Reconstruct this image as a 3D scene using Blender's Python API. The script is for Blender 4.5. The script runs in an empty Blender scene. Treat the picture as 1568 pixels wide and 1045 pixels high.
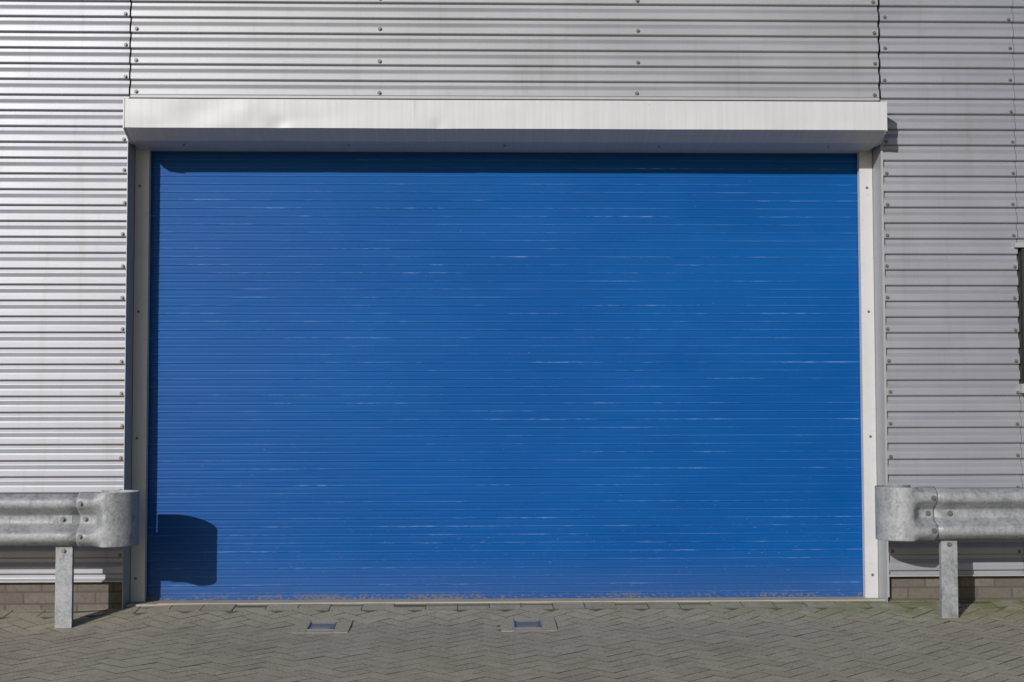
import bpy, math, random
from mathutils import Vector, Matrix, noise
random.seed(4)
S = bpy.context.scene
COL = S.collection

# ------------------------------------------------------------ helpers
def mesh_obj(name, verts, faces, mat=None, parent=None, smooth=False):
    me = bpy.data.meshes.new(name)
    me.from_pydata([tuple(v) for v in verts], [], faces)
    me.update()
    if smooth:
        me.polygons.foreach_set('use_smooth', [True]*len(me.polygons))
    ob = bpy.data.objects.new(name, me)
    COL.objects.link(ob)
    if mat: me.materials.append(mat)
    if parent: ob.parent = parent
    return ob

def empty(name):
    e = bpy.data.objects.new(name, None); COL.objects.link(e); return e

class MB:
    def __init__(s): s.v=[]; s.f=[]
    def box(s,x0,x1,y0,y1,z0,z1):
        b=len(s.v)
        s.v += [(x0,y0,z0),(x1,y0,z0),(x1,y1,z0),(x0,y1,z0),(x0,y0,z1),(x1,y0,z1),(x1,y1,z1),(x0,y1,z1)]
        s.f += [(b,b+3,b+2,b+1),(b+4,b+5,b+6,b+7),(b,b+1,b+5,b+4),(b+1,b+2,b+6,b+5),(b+2,b+3,b+7,b+6),(b+3,b,b+4,b+7)]
    def grid(s, P):   # P: list of rows of points
        b=len(s.v); n=len(P[0])
        for r in P: s.v += r
        for i in range(len(P)-1):
            for j in range(n-1):
                s.f.append((b+i*n+j, b+i*n+j+1, b+(i+1)*n+j+1, b+(i+1)*n+j))
    def screw(s, x,y,z, r=.008, n=(0,-1,0)):
        N=Vector(n).normalized(); q=N.to_track_quat('Z','Y')
        for (ra,h0,h1,k) in ((r*1.5,0,r*.35,12),(r*.85,r*.3,r*1.3,6)):
            b=len(s.v)
            for h,rr in ((h0,ra),(h1,ra*.93)):
                for i in range(k):
                    a=2*math.pi*i/k
                    p=q@Vector((rr*math.cos(a),rr*math.sin(a),h))
                    s.v.append((x+p.x,y+p.y,z+p.z))
            for i in range(k):
                j=(i+1)%k
                s.f.append((b+i,b+j,b+k+j,b+k+i))
            s.f.append(tuple(b+k+i for i in range(k)))
    def make(s,name,mat,parent=None,smooth=False): return mesh_obj(name,s.v,s.f,mat,parent,smooth)

class NT:
    def __init__(s,name):
        s.m=bpy.data.materials.new(name); s.m.use_nodes=True
        s.t=s.m.node_tree; s.b=s.t.nodes['Principled BSDF']
        s.obj=s.t.nodes.new('ShaderNodeTexCoord').outputs['Object']
    def new(s,t): return s.t.nodes.new(t)
    def put(s,a,b):
        if hasattr(a,'links'): s.t.links.new(a,b)
        else: b.default_value=a
    def math(s,op,a,b=0,c=0,clamp=False):
        n=s.new('ShaderNodeMath'); n.operation=op; n.use_clamp=clamp
        s.put(a,n.inputs[0]); s.put(b,n.inputs[1]); s.put(c,n.inputs[2]); return n.outputs[0]
    def vmul(s,v,k):
        n=s.new('ShaderNodeVectorMath'); n.operation='MULTIPLY'
        s.put(v,n.inputs[0]); n.inputs[1].default_value=k; return n.outputs[0]
    def noise(s,v,scale=1,detail=4,rough=.55):
        n=s.new('ShaderNodeTexNoise'); s.put(v,n.inputs['Vector'])
        n.inputs['Scale'].default_value=scale; n.inputs['Detail'].default_value=detail
        n.inputs['Roughness'].default_value=rough; return n.outputs['Fac']
    def ramp(s,f,lo,hi,a=0.,b=1.):
        n=s.new('ShaderNodeMapRange'); n.interpolation_type='SMOOTHSTEP'
        s.put(f,n.inputs['Value'])
        n.inputs['From Min'].default_value=lo; n.inputs['From Max'].default_value=hi
        n.inputs['To Min'].default_value=a; n.inputs['To Max'].default_value=b
        return n.outputs['Result']
    def mix(s,f,a,b,mode='MIX'):
        n=s.new('ShaderNodeMix'); n.data_type='RGBA'; n.blend_type=mode
        s.put(f,n.inputs[0])
        s.put(a if hasattr(a,'links') else (*a,1),n.inputs[6]); s.put(b if hasattr(b,'links') else (*b,1),n.inputs[7])
        return n.outputs[2]
    def sep(s,v):
        n=s.new('ShaderNodeSeparateXYZ'); s.put(v,n.inputs[0]); return n.outputs
    def comb(s,x,y,z):
        n=s.new('ShaderNodeCombineXYZ')
        for i,a in enumerate((x,y,z)): s.put(a,n.inputs[i])
        return n.outputs[0]
    def bump(s,h,strength=.3,dist=.01):
        n=s.new('ShaderNodeBump'); n.inputs['Strength'].default_value=strength
        n.inputs['Distance'].default_value=dist; s.put(h,n.inputs['Height'])
        s.t.links.new(n.outputs[0],s.b.inputs['Normal'])
    def out(s,col=None,rough=None,metal=None,spec=None):
        if col is not None: s.put(col if hasattr(col,'links') else (*col,1), s.b.inputs['Base Color'])
        if rough is not None: s.put(rough,s.b.inputs['Roughness'])
        if metal is not None: s.put(metal,s.b.inputs['Metallic'])
        if spec is not None: s.put(spec,s.b.inputs['Specular IOR Level'])
        return s.m

# ------------------------------------------------------------ materials
def mat_cladding(name, c=(.315,.32,.355), metal=.45):
    n=NT(name)
    big=n.noise(n.vmul(n.obj,(.8,1,2.5)),1.3,4)
    streak=n.noise(n.vmul(n.obj,(9,1,.8)),1.0,5,.65)
    fine=n.noise(n.vmul(n.obj,(30,30,60)),3,4,.7)
    col=n.mix(n.ramp(big,.3,.75),tuple(a*.93 for a in c),tuple(a*1.04 for a in c))
    col=n.mix(n.ramp(streak,.52,.78,0,.35),col,(.20,.185,.17))
    col=n.mix(n.ramp(fine,.64,.80,0,.5),col,(.14,.12,.10))
    n.bump(fine,.12,.002)
    return n.out(col,n.ramp(big,.2,.8,.43,.55),metal)
M_clad=mat_cladding('cladding_silver')
M_clad2=mat_cladding('cladding_silver_upper',(.325,.33,.35))
def mat_simple(name,c,rough=.5,metal=0.,var=.12,scale=8,dirt=.3,dcol=(.1,.08,.06)):
    n=NT(name)
    a=n.noise(n.obj,scale,5,.6); b=n.noise(n.obj,scale*5,4,.7)
    col=n.mix(a,tuple(x*(1-var) for x in c),tuple(min(1,x*(1+var)) for x in c))
    col=n.mix(n.ramp(b,.6,.78,0,dirt),col,dcol)
    n.bump(b,.15,.003)
    return n.out(col,rough,metal)
M_flash=mat_simple('flashing_grey',(.33,.33,.34),.5,.2)
M_guide=mat_simple('guide_aluminium',(.48,.48,.49),.45,.1,.08,6,.3)
M_dark=mat_simple('dark_gap',(.02,.02,.022),.8)
M_glass=mat_simple('window_dark',(.03,.035,.04),.15)
M_screw=mat_simple('screw_steel',(.15,.145,.14),.5,.5,.3,60,.5)
M_conc=mat_simple('concrete',(.32,.29,.24),.9,0,.25,7,.7,(.12,.11,.06))
M_iron=mat_simple('cast_iron',(.16,.165,.18),.6,.3,.3,30,.5)
M_roof=mat_simple('roof_sheet',(.25,.26,.27),.6,.3)

def mat_hood():
    n=NT('hood_metal')
    st=n.noise(n.vmul(n.obj,(60,1,1.5)),1,4,.6)
    pa=n.noise(n.vmul(n.obj,(1.2,1,3)),1.5,3)
    sp=n.noise(n.vmul(n.obj,(18,18,30)),1,5,.7)
    col=n.mix(n.ramp(st,.35,.7),(.475,.475,.49),(.52,.52,.53))
    col=n.mix(n.ramp(pa,.35,.7,0,.35),col,(.43,.43,.445))
    col=n.mix(n.ramp(sp,.64,.78,0,.45),col,(.25,.22,.18))
    n.bump(st,.04,.003)
    return n.out(col,.48,.05,.4)
M_hood=mat_hood()

PITCH=.0535
def mat_curtain():
    n=NT('shutter_blue_paint')
    x,y,z=n.sep(n.obj)
    q=n.math('DIVIDE',z,PITCH)
    row=n.math('FLOOR',q); fr=n.math('FRACT',q)
    big=n.noise(n.vmul(n.obj,(.5,1,1.)),1.2,4)
    fade=n.ramp(x,-2.4,-.6,1,0)
    fade=n.math('MULTIPLY',fade,n.ramp(n.noise(n.obj,1.1,3),.25,.7,.2,1))
    col=n.mix(n.ramp(big,.3,.7),(.0,.060,.235),(.0,.071,.265))
    col=n.mix(n.math('MULTIPLY',fade,.55),col,(.014,.068,.24))
    rv=n.comb(n.math('MULTIPLY',x,.5),n.math('MULTIPLY',row,7.31),0)
    rown=n.noise(rv,1.0,3,.6)
    col=n.mix(n.ramp(rown,.45,.8,0,.10),col,(.03,.12,.40))
    joint=n.ramp(n.math('ABSOLUTE',n.math('SUBTRACT',fr,.08)),.0,.10,1,0)
    jn=n.noise(n.comb(n.math('MULTIPLY',x,3),n.math('MULTIPLY',row,3.7),0),1,4)
    col=n.mix(n.math('MULTIPLY',joint,n.ramp(jn,.35,.65,.05,.3)),col,(.02,.06,.2))
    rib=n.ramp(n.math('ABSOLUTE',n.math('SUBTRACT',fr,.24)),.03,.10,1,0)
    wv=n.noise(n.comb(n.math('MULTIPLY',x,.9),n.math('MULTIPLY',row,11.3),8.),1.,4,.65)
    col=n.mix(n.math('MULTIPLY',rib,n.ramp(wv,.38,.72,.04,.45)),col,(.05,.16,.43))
    sv=n.comb(n.math('MULTIPLY',x,1.9),n.math('MULTIPLY',row,17.7),3.)
    patch=n.noise(sv,1.,3,.6)
    fv=n.comb(n.math('MULTIPLY',x,14),n.math('MULTIPLY',row,5.3),n.math('MULTIPLY',z,200))
    fine=n.noise(fv,1.,5,.75)
    m=n.math('MULTIPLY',n.ramp(patch,.46,.68),n.ramp(fine,.44,.60))
    m=n.math('MULTIPLY',m,rib)
    rowsel=n.ramp(n.noise(n.comb(n.math('MULTIPLY',row,9.17),1.7,n.math('MULTIPLY',x,.25)),1.,1),.40,.6,.25,1)
    m=n.math('MULTIPLY',m,rowsel)
    col=n.mix(n.math('MULTIPLY',m,.5),col,(.22,.34,.56))
    ch=n.noise(n.vmul(n.obj,(40,1,130)),1,3,.6)
    chm=n.ramp(ch,.74,.79)
    lowb=n.ramp(z,.0,.8,.6,.0)
    col=n.mix(n.math('MULTIPLY',chm,.6),col,(.45,.5,.6))
    ch2=n.noise(n.vmul(n.obj,(30,1,60)),1.3,3,.6)
    col=n.mix(n.math('MULTIPLY',n.ramp(ch2,.67,.71),lowb),col,(.16,.13,.13))
    bot=n.ramp(z,-.03,.028,1,0)
    rn=n.noise(n.vmul(n.obj,(45,1,70)),1,5,.7)
    rn=n.math('ADD',rn,n.math('MULTIPLY',n.math('SUBTRACT',n.noise(n.vmul(n.obj,(2,1,1)),1,3),.5),.5))
    col=n.mix(n.math('MULTIPLY',bot,n.ramp(rn,.50,.58)),col,(.19,.15,.07))
    col=n.mix(n.ramp(z,-.02,.30,.40,0),col,(.045,.085,.21))
    n.bump(n.math('ADD',n.noise(n.vmul(n.obj,(6,1,20)),1,4),n.math('MULTIPLY',m,-.5)),.15,.002)
    return n.out(col,n.ramp(big,.2,.8,.42,.52),0,.12)
M_blue=mat_curtain()

def mat_galv():
    n=NT('galvanised_steel')
    v=n.new('ShaderNodeTexVoronoi'); n.put(n.obj,v.inputs['Vector']); v.inputs['Scale'].default_value=75
    a=n.noise(n.obj,7,5,.65); b=n.noise(n.vmul(n.obj,(28,28,14)),1,5,.7)
    spk=n.sep(v.outputs['Color'])[0]
    col=n.mix(spk,(.19,.20,.215),(.285,.295,.31))
    col=n.mix(n.ramp(a,.4,.65,0,.6),col,(.33,.34,.35))
    col=n.mix(n.ramp(b,.48,.72,0,.65),col,(.12,.12,.12))
    n.bump(b,.2,.003)
    return n.out(col,n.ramp(a,.3,.7,.52,.7),.25)
M_galv=mat_galv()

def mat_brick():
    n=NT('plinth_brick')
    x,y,z=n.sep(n.obj)
    t=n.new('ShaderNodeTexBrick'); n.put(n.comb(x,n.math('ADD',z,.02),0),t.inputs['Vector'])
    t.inputs['Scale'].default_value=1; t.inputs['Brick Width'].default_value=.225
    t.inputs['Row Height'].default_value=.075; t.inputs['Mortar Size'].default_value=.006
    t.inputs['Color1'].default_value=(.10,.088,.076,1); t.inputs['Color2'].default_value=(.145,.125,.105,1)
    t.inputs['Mortar'].default_value=(.075,.068,.058,1)
    a=n.noise(n.obj,40,5,.7)
    col=n.mix(n.ramp(a,.4,.7,0,.5),t.outputs['Color'],(.07,.06,.05))
    n.bump(n.math('ADD',n.math('MULTIPLY',t.outputs['Fac'],-1),n.math('MULTIPLY',a,.4)),.5,.008)
    return n.out(col,.9)
M_brick=mat_brick()

def moss_mask(n):
    x,y,z=n.sep(n.obj)
    nearwall=n.ramp(y,-.75,-.05,0,1)
    right=n.ramp(x,.6,3.2,.15,1)
    nz=n.noise(n.obj,6,5,.65)
    return n.math('MULTIPLY',n.math('MULTIPLY',nearwall,right),n.ramp(nz,.38,.6))
def mat_paver():
    n=NT('paving_blocks')
    g=n.new('ShaderNodeNewGeometry')
    r=g.outputs['Random Per Island']
    big=n.noise(n.obj,.7,4,.6); mid=n.noise(n.obj,5,5,.65); fine=n.noise(n.obj,110,5,.8)
    col=n.mix(r,(.255,.222,.17),(.315,.278,.218))
    col=n.mix(n.ramp(big,.35,.65,0,.5),col,(.275,.255,.215))
    col=n.mix(n.ramp(mid,.5,.75,0,.5),col,(.16,.14,.105))
    sta=n.noise(n.obj,1.9,5,.7)
    col=n.mix(n.ramp(sta,.5,.68,0,.35),col,(.15,.135,.105))
    col=n.mix(n.math('MULTIPLY',n.ramp(fine,.47,.58),.5),col,(.52,.48,.41))
    col=n.mix(n.ramp(fine,.45,.36,0,.6),col,(.11,.095,.07))
    col=n.mix(n.math('MULTIPLY',moss_mask(n),.75),col,(.14,.17,.05))
    n.bump(n.math('ADD',fine,n.math('MULTIPLY',mid,.6)),.85,.005)
    return n.out(col,.92,0,.2)
M_paver=mat_paver()
def mat_ground():
    n=NT('ground_jointing')
    a=n.noise(n.obj,60,5,.8); b=n.noise(n.obj,2.,4)
    col=n.mix(a,(.05,.043,.03),(.115,.097,.07))
    col=n.mix(n.ramp(b,.5,.65,0,.35),col,(.06,.07,.025))
    col=n.mix(moss_mask(n),col,(.08,.12,.02))
    n.bump(a,.6,.01)
    return n.out(col,.95)
M_ground=mat_ground()

# ------------------------------------------------------------ ground
def sm(t): t=max(0,min(1,t)); return t*t*(3-2*t)
def gz(x,y):
    s=max(0,-y)
    z=-.03-.115*min(s,.5)-.02*max(0,min(s-.5,8))
    z-=.030*sm((-x-2.0)/.8)*(1-sm((s-1)/3))
    return z
ax=[-400,-150,-60,-30,-15]+[-9+.25*i for i in range(73)]+[15,30,60,150,400]
ay=[-400,-150,-60,-30,-15]+[-11+.25*i for i in range(45)]+[.35,1,5,30,150,400]
mb=MB(); mb.grid([[(x,y,gz(x,y)-.0035) for x in ax] for y in ay])
mb.make('ground',M_ground)

covers=[(-1.10,-.56),(.12,-.54)]
mb=MB(); w=.1; gap=.0016; c45=math.cos(math.radians(45))
tops=[]
N=95
for i in range(-N,N):
    for j in range(-N,N):
        k=(i-j)%4
        if k==0: a0,a1,b0,b1=i,i+2,j,j+1
        elif k==3: a0,a1,b0,b1=i,i+1,j,j+2
        else: continue
        cx=(a0+a1)/2*w; cy=(b0+b1)/2*w
        X=c45*(cx-cy); Y=c45*(cx+cy)-5
        if abs(X)>6.5 or Y<-10.5 or Y>-.10: continue
        if any(abs(X-px)<.13 and abs(Y-py)<.17 for px,py in covers): continue
        h=random.gauss(0,.0006); tx=random.gauss(0,.005); ty=random.gauss(0,.005)
        b=len(mb.v)
        hw=(a1-a0)/2*w-gap; hh=(b1-b0)/2*w-gap
        for inset,dz in ((.0,-.012),(.0,-.0016),(.0022,0)):
            for sx,sy in ((-1,-1),(1,-1),(1,1),(-1,1)):
                lx=sx*(hw-inset); ly=sy*(hh-inset)
                px=cx+lx; py=cy+ly
                wx=c45*(px-py); wy=c45*(px+py)-5
                mb.v.append((wx,wy,h+tx*lx+ty*ly+dz+gz(wx,wy)))
        for L_ in (0,4):
            for q in range(4):
                q2=(q+1)%4; mb.f.append((b+L_+q,b+L_+q2,b+L_+4+q2,b+L_+4+q))
        mb.f.append((b+8,b+9,b+10,b+11)); tops.append(len(mb.f)-1)
x=-6.5
while x<6.5:
    wdt=.2
    h=random.gauss(0,.0008); b=len(mb.v)
    for inset,dz in ((0,-.012),(0,-.0015),(.002,0)):
        for px,py in ((x+gap+inset,-.14+gap+inset),(x+wdt-gap-inset,-.14+gap+inset),(x+wdt-gap-inset,.052-inset),(x+gap+inset,.052-inset)):
            mb.v.append((px,py,gz(px,py)+h+dz+.001))
    for L_ in (0,4):
        for q in range(4):
            q2=(q+1)%4; mb.f.append((b+L_+q,b+L_+q2,b+L_+4+q2,b+L_+4+q))
    mb.f.append((b+8,b+9,b+10,b+11)); tops.append(len(mb.f)-1)
    x+=wdt
ob=mb.make('block_paving',M_paver)
ob.data.materials.append(M_ground)
mi=[1]*len(mb.f)
for t_ in tops: mi[t_]=0
ob.data.polygons.foreach_set('material_index',mi)

for (px,py) in covers:
    e=empty('drain_cover')
    z=gz(px,py)+.003
    def tilt(mb):
        mb.v=[(a,b,c+(gz(a,b)-gz(px,py))) for a,b,c in mb.v]
    m=MB()
    X0,X1,Y0,Y1=px-.072,px+.072,py-.10,py+.10
    m.box(X0-.008,X0,Y0-.008,Y1+.008,z-.03,z+.005); m.box(X1,X1+.008,Y0-.008,Y1+.008,z-.03,z+.005)
    m.box(X0,X1,Y0-.008,Y0,z-.03,z+.0045); m.box(X0,X1,Y1,Y1+.008,z-.03,z+.0045)
    m.box(X0+.004,X1-.004,Y0+.014,Y1-.004,z-.03,z+.001)
    for i in range(5):
        yy=Y0+.035+i*.033; m.box(X0+.02,X1-.02,yy,yy+.012,z,z+.003)
    tilt(m); m.make('lid_and_frame',M_iron,e)
    m=MB()
    m.box(px-.16,X0-.009,py-.19,py+.19,z-.04,z-.001); m.box(X1+.009,px+.17,py-.19,py+.19,z-.04,z-.001)
    m.box(X0-.008,X1+.008,py-.19,Y0-.009,z-.04,z-.0015); m.box(X0-.008,X1+.008,Y1+.009,py+.19,z-.04,z-.0015)
    tilt(m); m.make('surround',M_paver,e)

# ------------------------------------------------------------ building
B=empty('warehouse_building')
P=.1016; DEP=.020
def zprofile(zref,z0,z1):
    pts=[]
    k=int((z1-zref)/P)+2
    while zref+k*P>z0-P:
        zl=zref+k*P
        pts += [(zl+.042,.0),(zl+.038,-.0008),(zl+.006,-.0012),(zl+.001,.001),(zl-.005,DEP-.001),(zl-.008,DEP),(zl-.025,DEP),(zl-.029,DEP-.001),(zl-.054,.002)]
        k-=1
    out=[]
    for a,b in zip(pts,pts[1:]):
        if a[0]<=z1 and a[0]>=z0: out.append(a)
        for zc in (z1,z0):
            if a[0]>zc>b[0]:
                t=(a[0]-zc)/(a[0]-b[0]); out.append((zc,a[1]+t*(b[1]-a[1])))
    return out
def corr(name,x0,x1,z0,z1,zref,y=0.,mat=M_clad,seed=0):
    pr=zprofile(zref,z0,z1)
    n=max(2,int((x1-x0)/.12)); rows=[]
    for (z,d) in pr:
        row=[]
        for i in range(n+1):
            x=x0+(x1-x0)*i/n
            wv=noise.noise(Vector((x*.9+seed,z*.6,seed)))*.003+noise.noise(Vector((x*3+seed,z*9,seed)))*.0009
            dzv=noise.noise(Vector((x*.6,z*.3,seed+9)))*.0025
            row.append((x,y+d+wv,z+dzv))
        rows.append(row)
    m=MB(); m.grid(rows); ob=m.make(name,mat,B)
    return ob
ZR=3.118
XL=-2.405; XR=2.44
corr('cladding_left',-8,XL,.128,5.5,ZR,0,M_clad,1)
corr('cladding_above_door',-2.391,2.432,3.215,5.5,3.213,-.014,M_clad2,5)
WX0,WX1,WZ0,WZ1=3.348,4.53,1.36,2.24
corr('cladding_right',XR+.008,3.325,.140,5.5,ZR-.003,0,M_clad,11)
corr('cladding_right_low',3.328,8,.140,WZ0-.02,ZR-.003,.002,M_clad,12)
corr('cladding_right_high',3.328,8,WZ1+.02,5.5,ZR-.003,.002,M_clad,13)
corr('cladding_right_end',WX1+.02,8,WZ0-.02,WZ1+.02,ZR-.003,.004,M_clad,14)
m=MB()
m.box(-8,XL-.003,.03,.25,.12,5.5); m.box(XR+.003,WX0,.03,.25,.12,5.5)
m.box(WX0,8,.03,.25,.12,WZ0); m.box(WX0,8,.03,.25,WZ1,5.5); m.box(WX1,8,.03,.25,WZ0,WZ1)
m.box(XL,XR,.03,.18,2.95,5.5)
m.make('wall_core',M_dark,B)
m=MB(); m.box(-8,XL-.004,.045,.26,-.4,.126); m.box(XR+.004,8,.045,.26,-.4,.126)
m.make('brick_plinth',M_brick,B)
m=MB()
m.box(-8,XL-.006,-.006,.05,.121,.130); m.box(XR+.009,8,-.008,.05,.130,.141)
m.box(-2.390,2.431,-.022,.03,3.196,3.212)
m.make('drip_flashing',M_flash,B)
m=MB()
m.box(XL-.002,XL,-.004,.20,gz(XL,0)-.02,2.95); m.box(XL-.004,XL-.002,-.003,.04,-.1,3.20)
m.box(XR,XR+.003,-.004,.20,gz(XR,0)-.02,2.95)
m.box(XR+.003,XR+.014,-.004,-.001,0.0,3.20)
m.make('jamb_flashing',M_flash,B)
m=MB(); m.box(-8.02,8.02,-.03,16,5.5,5.58); m.make('roof',M_roof,B)
m=MB(); m.box(-8,-7.95,.25,16,-.4,5.5); m.box(7.95,8,.25,16,-.4,5.5); m.box(-7.95,7.95,15.9,16,-.4,5.5); m.make('side_and_rear_walls',M_flash,B)
m=MB(); m.box(WX0+.03,WX1-.03,.03,.06,WZ0+.03,WZ1-.03); m.make('window_glass',M_glass,B)
m=MB()
m.box(WX0,WX0+.04,-.012,.08,WZ0,WZ1); m.box(WX1-.04,WX1,-.012,.08,WZ0,WZ1)
m.box(WX0+.04,WX1-.04,-.012,.08,WZ0,WZ0+.04); m.box(WX0+.04,WX1-.04,-.012,.08,WZ1-.04,WZ1)
m.make('window_frame',M_dark,B)
m=MB()
m.box(WX0-.05,WX1+.05,-.03,.03,WZ1+.001,WZ1+.03); m.box(WX0-.03,WX1+.03,-.05,.03,WZ0-.06,WZ0-.001)
m.make('window_flashing',M_flash,B)

m=MB()
def jit(): return random.gauss(0,.003)
for k in range(-28,10,2):
    z=ZR+k*P+.016
    for xx in (XL-.022,XR+.035):
        if .14<z<3.9 : m.screw(xx+jit(),-.002,z+jit(),.0085)
    for xx in (3.300,-4.0,4.9):
        if .14<z<3.9 and not(WZ0-.05<z<WZ1+.05 and xx>3.4): m.screw(xx+jit(),-.002,z+jit())
for k in range(0,8,2):
    z=3.213+k*P+.022
    for xx in (-2.352,-.80,.86,2.405):
        m.screw(xx+jit(),-.016,z+jit(),.009)
m.make('cladding_screws',M_screw,B)

m=MB(); m.box(-2.40,2.435,.058,.40,-.25,-.028); m.box(-2.2,2.46,.0535,.0578,-.2,-.022)
m.make('door_sill',M_conc,B)

# ------------------------------------------------------------ roller shutter
R=empty('roller_shutter_door')
GL0,GL1,GR0,GR1=-2.402,-2.312,2.352,2.437
YG=.19; YC=.255
prof=[(0.0,.0026),(.06,.0034),(.12,.0026),(.17,-.0006),(.24,-.0014),(.32,.0),(.38,.0008),(.55,.0),(.75,.0003),(.92,.0012)]
rows=[]; nx=90
k=int(3.1/PITCH)
while k>=-1:
    for f,d in reversed(prof):
        z=(k+f)*PITCH
        if z<-.018: continue
        row=[]
        for i in range(nx+1):
            x=GL1-.03+(GR0+.03-(GL1-.03))*i/nx
            wv=noise.noise(Vector((x*.7,z*1.2,3)))*.006+noise.noise(Vector((x*2.5,k*3.1,7)))*.0009
            row.append((x,YC+d*.6+wv,z+noise.noise(Vector((x*.5,k*.4,1)))*.001))
        rows.append(row)
    k-=1
m=MB(); m.grid(rows); m.make('curtain',M_blue,R,smooth=True)
m=MB(); m.box(GL1-.02,GR0+.02,YC-.008,YC+.02,-.027,-.012); m.make('bottom_bar',M_blue,R)
m=MB()
for a,b,inner in ((GL0,GL1,1),(GR0,GR1,-1)):
    zb=-.05
    m.box(a,b,YG,YG+.004,zb,2.95)
    xi=b if inner==1 else a
    m.box(min(xi,xi-inner*.004),max(xi,xi-inner*.004),YG+.004,YC-.012,zb,2.95)
    xo=a if inner==1 else b
    m.box(min(xo,xo+inner*.004),max(xo,xo+inner*.004),YG+.004,.40,zb,2.95)
    m.box(a+.004,b-.004,.31,.40,zb,2.95)
m.make('guide_channels',M_guide,R)
m=MB()
for z in (.12,1.02,1.84,2.66):
    m.screw(-2.372,YG-.001,z,.006); m.screw(2.40,YG-.001,z,.006)
m.make('guide_bolts',M_screw,R)
HX0,HX1=-2.380,2.415
YF=-.225
sec=[[(.02,3.155),(YF,3.143)],[(YF,3.143),(YF-.001,2.962)],[(YF-.001,2.962),(-.07,2.908)],[(-.07,2.908),(.25,2.900)]]
def dent(x,z,side):
    d=.0022*noise.noise(Vector((x*1.3,z*3,side)))+.0012*noise.noise(Vector((x*6,z*10,side)))
    for cx,cz,rx,rz,a in ((-1.93,3.05,.16,.10,.010),(-1.62,3.08,.10,.07,-.006),(-1.42,2.985,.07,.05,.010),(-1.2,3.02,.18,.06,.005),(-.42,2.98,.05,.05,.008),(-.35,2.93,.10,.05,.007),(.9,2.93,.2,.05,.004),(-2.2,2.95,.15,.06,.006),(1.75,2.92,.1,.04,.006),(-1.7,2.92,.14,.05,.01),(-1.45,2.91,.07,.04,.008)):
        q=((x-cx)/rx)**2+((z-cz)/rz)**2
        if q<4: d+=a*math.exp(-q*1.3)
    return d
m=MB(); nx=260
for si,((ya,za),(yb,zb)) in enumerate(sec):
    rows=[]; nv=10 if si in(1,2) else 2
    for j in range(nv+1):
        t=j/nv; row=[]
        for i in range(nx+1):
            x=HX0+(HX1-HX0)*i/nx
            y=ya+(yb-ya)*t; z=za+(zb-za)*t
            if si in (1,2): 
                y+=dent(x,z,1.0)*(1 if si==1 else .7)
            if si==0 and j==nv: y+=dent(x,z,1.)
            z+=.0015*noise.noise(Vector((x*1.1,2,1)))
            row.append((x,y,z))
        rows.append(row)
    m.grid(rows)
ob=m.make('hood_casing',M_hood,R,smooth=True)
m=MB()
for x in (HX0,HX1):
    o=.004
    loop=[(.02,3.160),(YF-.004,3.147),(YF-.005,2.957),(-.07,2.903),(.02,2.901)]
    b=len(m.v)
    for xx in (x-o,x+o):
        for y,z in loop: m.v.append((xx,y,z))
    n_=len(loop)
    m.f.append(tuple(b+i for i in range(n_))); m.f.append(tuple(b+n_+i for i in reversed(range(n_))))
    for i in range(n_):
        j=(i+1)%n_; m.f.append((b+i,b+n_+i,b+n_+j,b+j))
m.make('hood_end_plates',M_hood,R)
m=MB()
for x in (-.57,1.64):
    m.box(x,x+.003,YF-.0015,YF-.0002,2.964,3.142)
m.make('hood_joints',M_hood,R)
m=MB()
for x in (-2.05,-1.0,0.,1.,2.1): m.screw(x,.0,2.898,.006,(0,0,-1))
m.make('hood_screws',M_screw,R)

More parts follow.
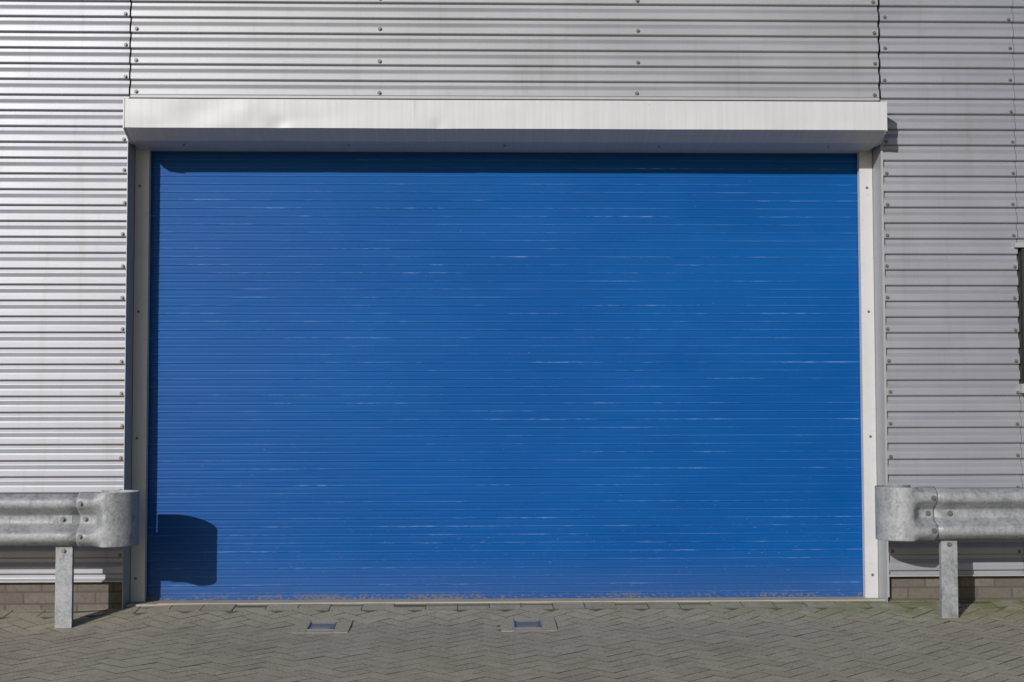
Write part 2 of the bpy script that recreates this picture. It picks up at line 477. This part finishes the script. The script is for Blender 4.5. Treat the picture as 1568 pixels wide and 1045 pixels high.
# ------------------------------------------------------------ guard rails
WP=[(.156,.020),(.150,.034),(.130,.070),(.120,.079),(.108,.083),(.088,.083),(.078,.079),(.068,.070),(.034,.012),(.026,.004),(.016,.0),
    (-.016,.0),(-.026,.004),(-.034,.012),(-.068,.070),(-.078,.079),(-.088,.083),(-.108,.083),(-.120,.079),(-.130,.070),(-.150,.034),(-.156,.020)]
def guard_rail(mir,dx,zc):
    G=empty('guard_rail')
    yv=-.42
    def tr(v): return [((dx-a if mir else a),b,c) for a,b,c in v]
    def fx(m,name,mat,smooth=False):
        m.v=tr(m.v)
        if mir: m.f=[tuple(reversed(f)) for f in m.f]
        return m.make(name,mat,G,smooth)
    rows=[]; m=MB()
    xs=[-7+.25*i for i in range(18)]+[-2.64,-2.50]
    for x in xs: rows.append([(x,yv-d+.002*noise.noise(Vector((x,z*4,2+dx))),zc+z) for z,d in WP])
    m.grid(rows)
    o=fx(m,'w_beam',M_galv,True); s=o.modifiers.new('t','SOLIDIFY'); s.thickness=.003; s.offset=0
    rows=[]; m=MB()
    r=.160; xc=-2.40
    path=[]
    for i in range(15):
        t=i/14; x=-2.565+(xc+2.565)*t
        path.append((x,yv,0,-1,sm((t-.5)/.48),0))
    for i in range(1,19):
        a=math.pi*i/18
        path.append((None,None,math.sin(a),-math.cos(a),1,a))
    yc=yv-.083+r
    for (x,y,nx_,ny_,bl,a) in path:
        row=[]
        for z,d in WP:
            dd=d*(1-bl)+.083*bl+.004
            zz=z*(1+.04)
            if x is None:
                rr=r+.004
                row.append((xc+rr*nx_,yc+rr*ny_,zc+zz))
            else: row.append((x,y-dd,zc+zz))
        rows.append(row)
    rows.append([(xc-.10,yc+r+.004,zc+z*1.04) for z,d in WP])
    m.grid(rows)
    o=fx(m,'rounded_end',M_galv,True); s=o.modifiers.new('t','SOLIDIFY'); s.thickness=.004; s.offset=0
    m=MB()
    for bx,bz,bd in ((-2.54,.098,.087),(-2.54,-.098,.087),(-2.53,0.,.004)):
        m.screw(bx,yv-bd-.002,zc+bz,.011)
    m.screw(-2.665,yv-.006,zc,.012)
    fx(m,'bolts',M_screw)
    m=MB(); m.box(-2.72,-2.61,yv-.005,yv+.001,zc-.022,zc+.022); fx(m,'washer_plate',M_galv)
    m=MB()
    for px in (-2.66,-4.66,-6.66):
        zg=gz(px,-.35)-.3
        m.box(px-.05,px+.05,yv+.006,yv+.011,zg,zc+.12)
        m.box(px-.05,px-.045,yv+.011,yv+.115,zg,zc+.12)
        m.box(px-.045,px+.02,yv+.110,yv+.115,zg,zc+.12)
        m.box(px+.045,px+.05,yv+.011,yv+.045,zg,zc+.12)
    fx(m,'posts',M_galv)
    m=MB(); m.screw(-2.66,yv+.005,zc-.19,.010); fx(m,'post_bolt',M_screw)
    return G
guard_rail(False,0.,.545)
guard_rail(True,.046,.560)

# ------------------------------------------------------------ light
L=Vector((-.58,-1,.42)).normalized()
el=math.asin(L.z); az=math.atan2(L.x,L.y)
sd=bpy.data.lights.new('sun','SUN'); sd.energy=3.9; sd.angle=math.radians(.5); sd.color=(1,.98,.955)
so=bpy.data.objects.new('sun',sd); COL.objects.link(so); so.rotation_mode='QUATERNION'
so.rotation_quaternion=L.to_track_quat('Z','Y'); so.location=(-6,-12,6)
W=bpy.data.worlds.new('World'); S.world=W; W.use_nodes=True
t=W.node_tree; sky=t.nodes.new('ShaderNodeTexSky'); sky.sky_type='NISHITA'; sky.sun_disc=False
sky.sun_elevation=el; sky.sun_rotation=az
bg=t.nodes['Background']; bg.inputs['Strength'].default_value=.07
t.links.new(sky.outputs[0],bg.inputs['Color'])

# ------------------------------------------------------------ camera
cd=bpy.data.cameras.new('camera'); cd.sensor_width=36; cd.lens=50.5; cd.clip_end=2000; cd.clip_start=.05
co=bpy.data.objects.new('camera',cd); COL.objects.link(co)
M=Matrix.Rotation(-.028,4,'Z')@Matrix.Rotation(math.pi/2+.0504,4,'X')@Matrix.Rotation(-.0019,4,'Z')
co.matrix_world=Matrix.Translation((-.21,-9.17,1.175))@M
S.camera=co
S.view_settings.view_transform='Standard'; S.view_settings.look='None'; S.view_settings.exposure=0
